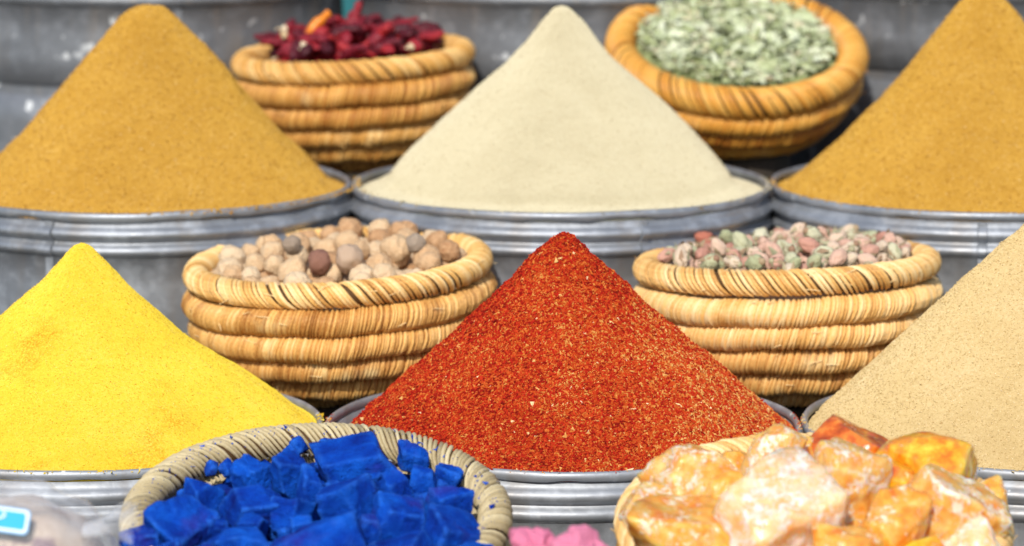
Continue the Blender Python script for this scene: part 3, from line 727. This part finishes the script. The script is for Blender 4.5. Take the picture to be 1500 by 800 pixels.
filling(blueB, 'crushed blue pigment filling the basket underneath the lumps', 'pigment_crumbs', 'pigment', M['blue'], .147, -.012, -.014, .0175, None, 37, .010, 45)
BL = [  # basket-local x, y, z, width, height, yaw, label
 (.031, .067, .034, .068, .036, .15, 'long flat blue lump lying along the back rim'),
 (-.025, .039, .038, .039, .036, .6, 'round dark blue lump left of the long flat one at the back rim'),
 (-.060, .039, .033, .034, .030, -.5, 'blunt blue lump against the back left rim'),
 (-.102, -.004, .026, .036, .042, .9, 'triangular blue lump leaning on the left rim'),
 (.085, .093, .018, .030, .026, .3, 'small blue lump wedged under the back right rim'),
 (-.116, -.051, .018, .060, .050, -.7, 'big slanted blue lump at the left side of the heap'),
 (-.052, -.025, .034, .050, .036, .2, 'wide blue lump left of the middle of the heap'),
 (-.020, -.040, .036, .032, .036, 1.1, 'narrow blue lump standing just left of the middle'),
 (-.006, .004, .040, .022, .034, .4, 'thin blue shard below the round dark lump'),
 (.027, -.025, .038, .052, .052, -.3, 'large square blue lump in the middle of the heap'),
 (.069, .012, .033, .033, .032, .8, 'blue lump below the right end of the long flat one'),
 (.095, .032, .027, .028, .034, -.2, 'tall narrow blue lump near the right rim at the back'),
 (.119, -.004, .020, .042, .044, .25, 'tall blue lump against the right rim'),
 (.074, -.044, .030, .054, .042, .1, 'neat brick shaped blue lump right of the middle'),
 (.010, -.092, .032, .084, .044, -.12, 'largest blue lump, a broad slab at the front of the heap'),
 (.124, -.060, .016, .060, .040, .5, 'purplish blue lump at the right front rim'),
 (-.150, -.070, .010, .042, .040, 0, 'rounded blue lump at the far left end of the basket'),
 (-.063, -.093, .027, .054, .042, .35, 'blue lump beside the left end of the broad slab'),
 (-.088, -.050, .024, .026, .024, .2, 'small blue lump behind the left side of the heap'),
 (-.054, -.060, .030, .034, .028, 1.3, 'small blue lump in front of the wide one'),
 (.078, -.100, .022, .060, .034, -.3, 'flat blue lump in front of the brick shaped one'),
 (.049, -.122, .024, .040, .032, .7, 'blue lump at the right end of the broad slab, lower edge of the heap'),
 (-.034, -.124, .024, .036, .030, .5, 'blue lump in front of the left end of the broad slab'),
 (.004, -.138, .020, .044, .030, -.6, 'blue lump directly in front of the broad slab'),
 (-.126, -.090, .010, .036, .034, .1, 'blue lump in front of the big slanted one'),
 (-.092, -.112, .016, .036, .032, .9, 'blue lump second from the left along the front'),
 (.140, -.098, .008, .036, .034, .4, 'blue lump at the front right end of the basket'),
 (.110, -.106, .014, .038, .032, -.8, 'blue lump between the flat one and the front right rim'),
 (.054, .052, .028, .030, .026, .5, 'small blue lump tucked beneath the long flat one'),
 (.051, -.060, .030, .024, .026, .2, 'small blue lump between the square and brick shaped ones'),
 (.118, .066, .010, .028, .026, -.4, 'small blue lump by the right rim behind the tall one'),
 (-.010, -.056, .030, .024, .022, .2, 'small blue lump behind the broad slab')]
Mb = in_basket(blueB); g = np.random.default_rng(9)
for k, (x, y, z, wd, ht, yaw, lab) in enumerate(BL):
    me = chunk_mesh(2000 + k, (wd * .93, wd * g.uniform(.70, .88), ht * .98), 5, 54, 5 if wd > .03 else 4, .054, .6, 'pigment_lump')
    o = obj('pigment_lump', me, M['blue'], None, Mb @ Vector((x * 1.03, y * 1.05 + .002, z * .62 + .003 - ht * .10)), (R(14) + g.normal(-.06, .16), g.normal(0, .2), yaw))
    tag(o, lab, 'pigment lump', 'blue pigment lumps in the basket')

n_ = 2600; gd = np.random.default_rng(91); a = gd.uniform(0, 6.283, n_); q = .1655 + gd.normal(-.010, .010, n_); hq = (np.clip(np.abs(q - .1655), 0, .0142) / .0142); z_ = .0142 * np.sqrt(1 - np.clip(hq, 0, .98) ** 2) + .0018
keep = (np.abs(q - .1655) < .0135) & (gd.random(n_) < np.where(q < .165, .8, .25))
P_ = np.stack([q * np.cos(a), q * np.sin(a), z_], 1)[keep]; d_ = gd.normal(size=(len(P_), 4, 3)) * (.0006 * np.exp(gd.normal(0, .5, len(P_))))[:, None, None]
V = (P_[:, None] + d_).reshape(-1, 3); k = np.arange(len(P_))[:, None] * 4
F = np.concatenate([k + np.array(t_) for t_ in ([0, 1, 2], [0, 2, 3], [0, 3, 1], [1, 3, 2])])
o = obj('pigment_dust', mesh('pigment_dust', V, [F], False), M['blue']); o.matrix_world = in_basket(blueB)
tag(o, 'blue pigment dust sprinkled over the greyed rim of the basket', 'pigment', None, 'stuff')
g2 = np.random.default_rng(90)
for k in range(80):
    a, q = g2.uniform(0, 6.28), math.sqrt(g2.uniform(.05, 1)) * .138; r_ = g2.uniform(.010, .019)
    me = chunk_mesh(2100 + k, (r_, r_ * .8, r_ * .85), 6, 34, 3, .07, .6, 'pigment_bit')
    o = obj('pigment_bit', me, M['blue'], None, Mb @ Vector((q * math.cos(a), q * math.sin(a), .006 + g2.uniform(0, .010) * (1 - q / .2))), tuple(g2.uniform(0, 6, 3)))
    tag(o, 'little blue bit lying in a gap between the big blue lumps', 'pigment bit', 'small bits of blue pigment')

def m_resin(name, deep, clear, bright, crust, frost, trans, bump=.004, coat=.6):
    m = Mat(name, .2, 0, .5)
    off = m.n('ShaderNodeVectorMath', {0: m.coord(), 1: m.n('ShaderNodeObjectInfo').outputs['Location']}, operation='ADD').outputs[0]
    n1 = m.noise(48, 5, .7, off); n2 = m.noise(60, 4, .65, off, 2.)
    c = m.ramp(n2, [(.30, deep), (.5, clear), (.72, bright)])
    f = m.mask(m.math('ADD', m.math('MULTIPLY', n1, .62), m.math('MULTIPLY', m.noise(210, 4, .7, off, 4.), .38)), .64 - frost * .22, .70 - frost * .22)
    m.set('Base Color', m.mix(f, c, crust))
    m.set('Transmission Weight', m.math('MULTIPLY', m.math('SUBTRACT', 1., f), trans))
    m.set('Subsurface Weight', .85); m.b.inputs['Subsurface Radius'].default_value = (1, .55, .2); m.b.inputs['Subsurface Scale'].default_value = .010
    m.set('Coat Weight', m.math('MULTIPLY', m.math('SUBTRACT', 1., f), coat)); m.set('Coat Roughness', .03)
    m.set('Roughness', m.math('ADD', m.math('MULTIPLY', f, .4), .16)); m.b.inputs['IOR'].default_value = 1.5
    m.bump(m.math('ADD', m.noise(60, 5, .6), m.math('MULTIPLY', f, .25)), bump, .8)
    return m.m
M['resin_pale'] = m_resin('pale_frosted_resin', (.92, .30, .03), (1., .50, .11), (1., .72, .30), (.90, .77, .62), .64, .1)
M['resin_gold'] = m_resin('golden_resin', (.85, .20, .015), (.98, .42, .05), (1., .66, .20), (.93, .77, .56), .44, .1)
M['resin_red'] = m_resin('red_amber_resin', (.34, .04, .003), (.70, .14, .008), (.98, .40, .05), (.95, .62, .35), .12, .12, .003, 1.)
M['resin_yellow'] = m_resin('yellow_amber_resin', (.72, .14, .006), (.98, .44, .015), (1., .78, .10), (.96, .78, .45), .20, .10, .004, 1.)
M['resin_white'] = m_resin('white_frosted_resin', (.95, .42, .12), (.98, .60, .30), (.94, .74, .54), (.88, .77, .67), .68, .05)
M['resin_low'] = m_resin('resin_crumb', (.70, .25, .03), (.85, .45, .10), (.95, .65, .25), (.85, .68, .45), .4, .0)
filling(ambB, 'small resin crumbs filling the basket underneath the big pieces', 'resin_crumbs', 'resin', M['resin_low'], .143, .024, -.004, .0175, None, 38, .008, 60)
AM = [
 (-.106, .030, .032, .068, .056, .3, 'resin_pale', 'pale frosted resin piece on the left rim of the basket'),
 (-.034, .044, .050, .038, .056, .2, 'resin_pale', 'upright pale resin shard pointing up at the back of the heap'),
 (-.034, -.074, .044, .098, .080, .5, 'resin_white', 'largest whitish resin piece with a pointed top, in the middle'),
 (-.104, -.070, .026, .100, .050, -.2, 'resin_gold', 'broad orange resin piece at the front left of the basket'),
 (.037, .088, .028, .074, .060, -.4, 'resin_red', 'dark red amber piece against the back rim'),
 (.100, .050, .034, .082, .064, -.6, 'resin_yellow', 'clear yellow and red amber piece sloping to the right'),
 (.029, -.012, .050, .066, .064, .7, 'resin_pale', 'pale cracked resin piece in front of the dark red amber one'),
 (.119, -.033, .028, .084, .062, .1, 'resin_pale', 'pale orange resin piece at the right side of the basket'),
 (.060, -.082, .034, .056, .056, .9, 'resin_gold', 'rounded orange resin piece right of the largest one'),
 (.128, -.088, .010, .056, .040, .4, 'resin_white', 'flat whitish resin piece on the right front rim'),
 (-.074, -.014, .040, .040, .032, .2, 'resin_gold', 'small golden resin piece between the two pale ones at left'),
 (.016, -.122, .034, .052, .040, .6, 'resin_gold', 'golden resin piece in front of the largest one'),
 (-.135, -.066, .010, .046, .036, .8, 'resin_pale', 'small pale resin piece by the left front rim'),
 (.084, -.112, .020, .046, .034, .1, 'resin_yellow', 'small clear yellow amber piece at the front right'),
 (-.002, .088, .030, .044, .040, .2, 'resin_gold', 'golden resin piece on the back rim left of the dark red amber one'),
 (-.146, -.012, .018, .048, .044, .5, 'resin_pale', 'pale resin piece hanging over the left rim of the basket'),
 (.150, .006, .016, .044, .042, -.3, 'resin_gold', 'golden resin piece hanging over the right rim of the basket'),
 (-.066, .084, .020, .036, .032, .9, 'resin_gold', 'small golden resin piece behind the upright pale shard'),
 (.066, .012, .040, .036, .036, .4, 'resin_yellow', 'small bright yellow amber piece under the sloping clear one')]
Mb = in_basket(ambB)
for k, (x, y, z, wd, ht, yaw, mt, lab) in enumerate(AM):
    me = chunk_mesh(3000 + k, (wd * 1.10, wd * .85, ht * 1.10), 20, 90, 5, .035 if mt in ('resin_red', 'resin_yellow') else .06, .35, 'resin_piece')
    o = obj('resin_piece', me, M[mt], None, Mb @ Vector((x * 1.03, y, z + .000 - ht * .06)), (R(12) + g.normal(0, .25), g.normal(0, .25), yaw))
    tag(o, lab, 'resin piece', 'amber resin pieces in the basket')

for k in range(40):
    a, q = g2.uniform(0, 6.28), math.sqrt(g2.uniform(.05, 1)) * .135; r_ = g2.uniform(.014, .026); mt = ('resin_gold', 'resin_pale', 'resin_yellow')[k % 3]
    me = chunk_mesh(3100 + k, (r_, r_ * .8, r_ * .85), 9, 34, 4, .08, .35, 'resin_bit')
    o = obj('resin_bit', me, M[mt], None, Mb @ Vector((q * math.cos(a), q * math.sin(a), .010 + g2.uniform(.004, .020) * (1 - q / .2))), tuple(g2.uniform(0, 6, 3)))
    tag(o, 'little amber bit lying between the big resin pieces', 'resin bit', 'small bits of amber resin')

# ------------------------------------------------------------------ pink stones in a bowl, bag of goods with a blue tag
m = Mat('clay', .8); m.set('Base Color', m.ramp(m.noise(30, 4), [(.3, (.30, .14, .08)), (.7, (.42, .22, .13))])); M['clay'] = m.m
bx, by, bz = .030, 3.27, .38
bowl = empty('clay_bowl', 'clay bowl of pink lumps in front of the middle drum', 'bowl', (bx, by, bz))
V, F = lathe([(.0005, 0), (.05, 0), (.075, .09), (.072, .165), (.066, .165), (.069, .09), (.045, .012), (.0005, .012)], 64); obj('body', mesh('body', V, [F]), M['clay'], bowl)
mm = m_var('pink_lump', [(0, (.78, .20, .34)), (1, (.86, .36, .46))], .8, .2, (90, .001), .3, 40); M['pink'] = mm.m
PK = [(-.010, .010, .204, .021, 'pink lump beside the blue basket rim, taller of the three'), (.030, -.005, .196, .026, 'wide pink lump in the middle of the three'), (.058, .000, .186, .018, 'lowest pink lump, nearest to the amber basket')]
V, F = ico(5)
for k, (x, y, z, r, lab) in enumerate(PK):
    me = mesh('pink_lump', V * (1 + fbm(V, 1.6, 60 + k, 6) * .38)[:, None], [F])
    tag(obj('pink_lump', me, M['pink'], None, (bx + x, by + y, bz + z), (0, 0, k), (r, r, r)), lab, 'pink lump', 'pink lumps in the clay bowl')
for k in range(14):
    a = k * 2.4; q = .016 * math.sqrt(k)
    me = bpy.data.meshes['pink_lump']
    tag(obj('pink_lump', me, M['pink'], None, (bx + q * math.cos(a), by + q * math.sin(a), bz + .150), (k, k, k), (.021,) * 3), 'pink lump in the layer under the top three', 'pink lump', 'pink lumps in the clay bowl')
bag = empty('plastic_bag', 'clear plastic bag of beige goods with a sky blue tag at the left', 'bag', (-.430, 3.26, .38))
def blob(sub, rad, seed, lump, lscale, lo=-.9):
    V, F = ico(sub); k = 1 + fbm(V, lscale, seed, 4) * lump
    V = V / (np.abs(V) ** 3).sum(1)[:, None] ** (1 / 3); V = V * k[:, None]; V[:, 2] = np.maximum(V[:, 2], lo)
    return V * np.array(rad), [F]
m = Mat('beige_goods', .8, 0, .2)
n1 = m.noise(26, 4, .6); c = m.ramp(n1, [(.3, (.42, .32, .25)), (.6, (.56, .46, .38))])
c = m.mix(m.mask(m.noise(34, 3, .6, off=4), .58, .68), c, (.24, .17, .19)); m.set('Base Color', c); m.bump(m.noise(50, 4), .004, .8)
V, F = blob(5, (.090, .078, .132), 71, .05, 2.2); V[:, 2] += .119; obj('contents', mesh('contents', V, F), m.m, bag)
lump = Mat('lime_lump', .7); lump.set('Base Color', (.50, .60, .03, 1))
V, F = blob(3, (.013, .009, .010), 72, .1, 2); obj('lime_lump', mesh('lime_lump', V, F), lump.m, bag, (.034, -.074, .205))
film = bpy.data.materials.new('clear_film'); film.use_nodes = True; t = film.node_tree; t.nodes.clear()
o_ = t.nodes.new('ShaderNodeOutputMaterial'); mx = t.nodes.new('ShaderNodeMixShader'); tr = t.nodes.new('ShaderNodeBsdfTransparent'); gl = t.nodes.new('ShaderNodeBsdfPrincipled')
gl.inputs['Base Color'].default_value = (.85, .86, .88, 1); gl.inputs['Roughness'].default_value = .12; gl.inputs['Specular IOR Level'].default_value = 1.
tc = t.nodes.new('ShaderNodeTexCoord'); vo = t.nodes.new('ShaderNodeTexNoise'); vo.inputs['Scale'].default_value = 45; vo.inputs['Detail'].default_value = 5; bp = t.nodes.new('ShaderNodeBump'); bp.inputs['Distance'].default_value = .012
t.links.new(tc.outputs['Object'], vo.inputs['Vector']); t.links.new(vo.outputs[0], bp.inputs['Height']); t.links.new(bp.outputs[0], gl.inputs['Normal'])
lw = t.nodes.new('ShaderNodeLayerWeight'); lw.inputs[0].default_value = .45
mr = t.nodes.new('ShaderNodeMapRange'); mr.inputs[3].default_value = .05; mr.inputs[4].default_value = .5
t.links.new(lw.outputs['Facing'], mr.inputs[0]); t.links.new(mr.outputs[0], mx.inputs[0]); t.links.new(tr.outputs[0], mx.inputs[1]); t.links.new(gl.outputs[0], mx.inputs[2]); t.links.new(mx.outputs[0], o_.inputs[0])
V, F = blob(5, (.096, .084, .139), 71, .05, 2.2); V[:, 2] += .125
cr = 1 - np.abs(fbm(V, 16, 75, 3)); V[:, :2] *= (1 + (cr - .7)[:, None] * .045); V[:, 2] += (cr - .7) * .006
obj('film', mesh('film', V, F), film, bag)
# gathered tail of film at the right
u = np.linspace(0, 1, 16); s = np.linspace(-1, 1, 22); V = []
for a in u:
    for b in s: V.append((.066 + .044 * a, -.040 + .030 * b * (.3 + a) + .006 * math.sin(9 * b), .236 + .014 * a + .010 * math.sin(7 * b + 3 * a) * (.4 + a) - .02 * a * b * b))
V = np.array(V); V[:, 2] += fbm(V, 40, 76, 2) * .004
obj('film_tail', mesh('film_tail', V, [grid_faces(16, 22)]), film, bag)
# the blue tag: rounded card, white border, white written stroke
def card(wd, ht, r, th, n=8):
    P = [(sx * (wd / 2 - r) + r * math.cos(a), sy * (ht / 2 - r) + r * math.sin(a)) for sx, sy, a0 in ((1, 1, 0), (-1, 1, 90), (-1, -1, 180), (1, -1, 270)) for a in np.radians(np.linspace(a0, a0 + 90, n))]
    k = len(P); V = np.array([(x, 0, z) for x, z in P] + [(x, -th, z) for x, z in P]); i = np.arange(k); j = (i + 1) % k
    return V, [np.stack([i, j, j + k, i + k], 1), (i + k)[None], i[::-1][None]]
mats = {}
for nm_, c_ in (('tag_edge', (.22, .55, .88)), ('tag_white', (.84, .88, .92)), ('tag_blue', (.03, .42, .78))):
    q = Mat(nm_, .35, 0, .4); q.set('Base Color', (*c_, 1)); mats[nm_] = q.m
tg = obj('tag', mesh('tag', *card(.070, .0285, .006, .0010), False), mats['tag_edge'], bag, (-.004, -.066, .252), (R(-34), R(9), R(4)), (.8, .8, .8))
obj('border', mesh('border', *card(.067, .0255, .005, .0006), False), mats['tag_white'], tg, (0, -.0012, 0))
obj('panel', mesh('panel', *card(.061, .0195, .003, .0006), False), mats['tag_blue'], tg, (0, -.0021, 0))
path = [(-.006, -.0032, .001), (-.003, -.0032, -.0005), (.002, -.0032, .0000), (.006, -.0032, .0012), (.0085, -.0032, .0034), (.008, -.0032, .0062), (.0055, -.0032, .0078)]
gp = [np.array(path)] + [np.array([(-.0035, -.0032, .0075), (-.0005, -.0032, .0068)]), np.array([(-.020, -.0032, -.003), (-.016, -.0032, -.004), (-.011, -.0032, -.001), (-.011, -.0032, .005)])]
V, F = join([tube(p, .0013, 8, .5, (0, 1, 0)) for p in gp]); obj('lettering', mesh('lettering', V, F), mats['tag_white'], tg)
